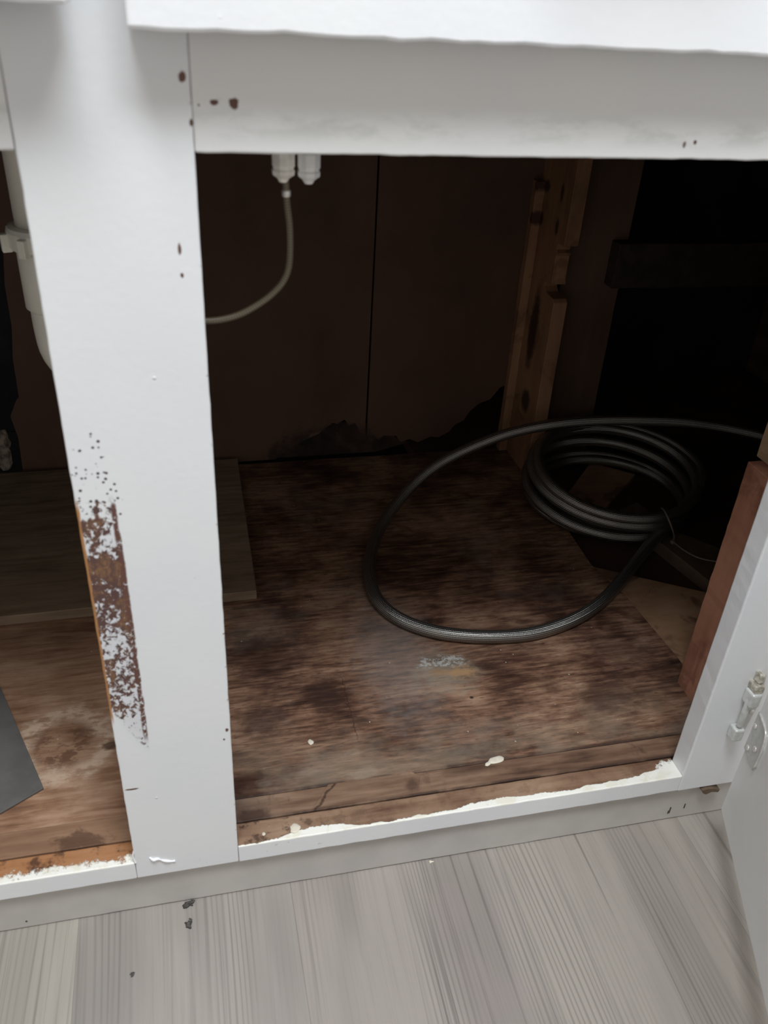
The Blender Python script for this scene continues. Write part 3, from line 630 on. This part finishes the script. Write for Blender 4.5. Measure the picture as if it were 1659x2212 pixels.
# ------------------------------------------------------------------ supply tube and white fittings under the top rail
st = thing('supply_tube', (.053, .10, .47), 'thin braided tube hanging from yellowed white fitting behind the top rail', 'tube')
part('tube_run', tube(catmull([(.0467, .045, .4822), (.0475, .045, .4677), (.0489, .045, .4543), (.0486, .045, .4364), (.0455, .045, .4266), (.0390, .045, .4190), (.0305, .045, .4127), (.0202, .045, .4073), (.0095, .045, .4046), (-.0013, .045, .4042), (-.0192, .045, .4051), (-.045, .055, .410)], .002), .0019, 10), M_tubeb, st)
def fitting(name, x, z, mt, parent):
    bm = bmesh.new()
    add_lathe(bm, [(.0052, .0005), (.0060, .0010), (.0062, .0032), (.0057, .0037), (.0057, .0049), (.0062, .0054), (.0062, .0122), (.0055, .0132), (.0049, .0146)], (x, .045, z), (0, 0, 1), 8, .39)
    add_lathe(bm, [(.0021, -.0028), (.0025, -.0023), (.0032, -.0010), (.0045, .0), (.0055, .0009)], (x, .045, z), (0, 0, 1), 14)
    return part(name, bm, mt, parent)
f1 = fitting('fitting', .0457, .4812, M_conn2, st)
part('ferrule', lathe([(.0014, 0), (.0024, .0008), (.0024, .0034), (.0018, .0040)], (.0472, .045, .4706), (0, 0, 1), 12), M_screw, st, smooth=True)
part('riser', tube([Vector((.0457, .045, .4955)), Vector((.0457, .045, .584))], .0028, 10), M_tubeb, st)
s2 = thing('tube_stub', (.0590, .045, .48), 'second white fitting capping a short tube, right of the yellowed one', 'fitting')
fitting('fitting', .0590, .4805, M_conn, s2)
part('riser', tube([Vector((.0590, .045, .495)), Vector((.0590, .045, .584))], .0028, 10), M_tubeb, s2)

# ------------------------------------------------------------------ drain pipe in the left bay
dp = thing('drain_pipe', (-.10, .25, .30), 'cream plastic drain pipe with slip nut and curved trap in the left bay', 'pipe')
XP = -.104
part('tailpiece', lathe([(.0205, 0), (.0205, .18)], (XP+.001, .25, .404), (0, 0, 1), 32), M_pvc, dp, smooth=True)
bm = bmesh.new(); add_lathe(bm, [(.0230, 0), (.0265, .001), (.0275, .003), (.0275, .013), (.0260, .016), (.0225, .017)], (XP+.001, .25, .3890), (0, 0, 1), 32)
nut = part('slip_nut', bm, M_pvc, dp)
for k in range(8):
    aa = k*math.pi/4+math.radians(197); c_, s_ = math.cos(aa), math.sin(aa)
    bm = box(-.0035, .0035, -.003, .003, .0, .013, bev=.0008)
    for v in bm.verts:
        x_, y_ = v.co.x, v.co.y; x_ += .0285
        v.co = Vector((XP+.001+x_*c_-y_*s_, .25+x_*s_+y_*c_, .3880+v.co.z))
    part('grip_lug', bm, M_pvc, nut)
part('trap_collar', lathe([(.0205, 0), (.0225, .002), (.0225, .044), (.0205, .046)], (XP+.0008, .25, .3430), (0, 0, 1), 32), M_pvc, dp, smooth=True)
arc = [(XP, .25, .3450), (XP, .25, .3300)]
R_ = .040
for k in range(1, 13):
    th = math.pi*k/12; arc.append((XP+R_*(1-math.cos(th))*.72, .25+R_*(1-math.cos(th))*.7, .3230-R_*math.sin(th)))
arc += [(XP+.0576, .306, .35), (XP+.0576, .306, .40)]
part('trap_bend', tube(catmull(arc, .004), .0190, 28), M_pvc, dp, smooth=True)
part('trap_arm', tube(catmull([(XP+.0576, .306, .3950), (XP+.0576, .310, .4250), (XP+.0576, .345, .4400), (XP+.0576, .45, .445), (XP+.0576, .599, .447)], .004), .0185, 24), M_pvc, dp, smooth=True)

# ------------------------------------------------------------------ loose sheets and debris
lb = part('loose_board', prism([(-.590, .2930), (.0445, .3005), (.0478, .5900), (-.590, .5900)], 'z', .0004, .0120, bev=.0007), M_loose, base=(-.2, .45, .0004))
meta(lb, 'thin brown plywood offcut lying at the back left of cabinet floor', 'board')
gs = part('grey_sheet', prism([(-.262, .330), (-.199, .208), (-.149, .082), (-.179, .063), (-.270, .010), (-.40, .10), (-.40, .290)], 'z', .0005, .0025, bev=.0003), M_grey, base=(-.2, .14, .0005))
meta(gs, 'dark grey flat sheet with a pointed corner at the left edge', 'sheet')
def chunk(x, y, z, r, seed):
    bm = bmesh.new(); bmesh.ops.create_icosphere(bm, subdivisions=3, radius=1)
    for v in bm.verts:
        n = mnoise.noise(v.co*1.6+Vector((seed, 0, 0)))*.5+mnoise.noise(v.co*4+Vector((seed, 5, 0)))*.25
        v.co = Vector((x+v.co.x*r[0]*(1+n), y+v.co.y*r[1]*(1+n), z+max(-.85, v.co.z)*r[2]*(1+n*.6)))
    lo = min(v.co.z for v in bm.verts)
    for v in bm.verts: v.co.z += z-lo
    return bm
for i, (x, y, r, lab) in enumerate(((-.2430, .600, (.013, .006, .028), 'crumbled plaster chunk by the hole, right one of the pair'), (-.2700, .596, (.016, .008, .017), 'lower crumbled plaster chunk by the hole at far left'))):
    o = part('plaster_chunk', chunk(x, y-.001, .0122, r, i*3.3), M_rubble, base=(x, y, .0122)); meta(o, lab, 'rubble')
crumbs = [(-.0405, .0010, .0042, .0020, 'dark dried crumb touching the toe board'), (-.0423, -.0156, .0030, .0026, 'dark dried crumb on grey floor just below the toe board one'), (-.0838, -.0476, .0022, .0014, 'small dark crumb near the lower left of grey floor'), (.1606, .0025, .0020, .0009, 'pale paint flake against the toe board mid-floor')]
for i, (x, y, rx, ry, lab) in enumerate(crumbs):
    bm = bmesh.new()
    bm.free()
    bm = blob(x, y, ZF, rx, ry, .0022 if i < 2 else .0008, i*2.7+.4, rough=1.1, n=22)
    if i < 2: add_tube(bm, catmull([(x+rx*.4, y+ry*.3, ZF+.0012), (x+rx*.9, y+ry*.9, ZF+.0022), (x+rx*.3, y+ry*1.5, ZF+.0015)], .0008), .0005, 6)
    o = part('crumb' if i < 3 else 'paint_flake', bm, M_crumb if i < 3 else M_flake, base=(x, y, ZF)); meta(o, lab, 'debris' if i < 3 else 'flake')
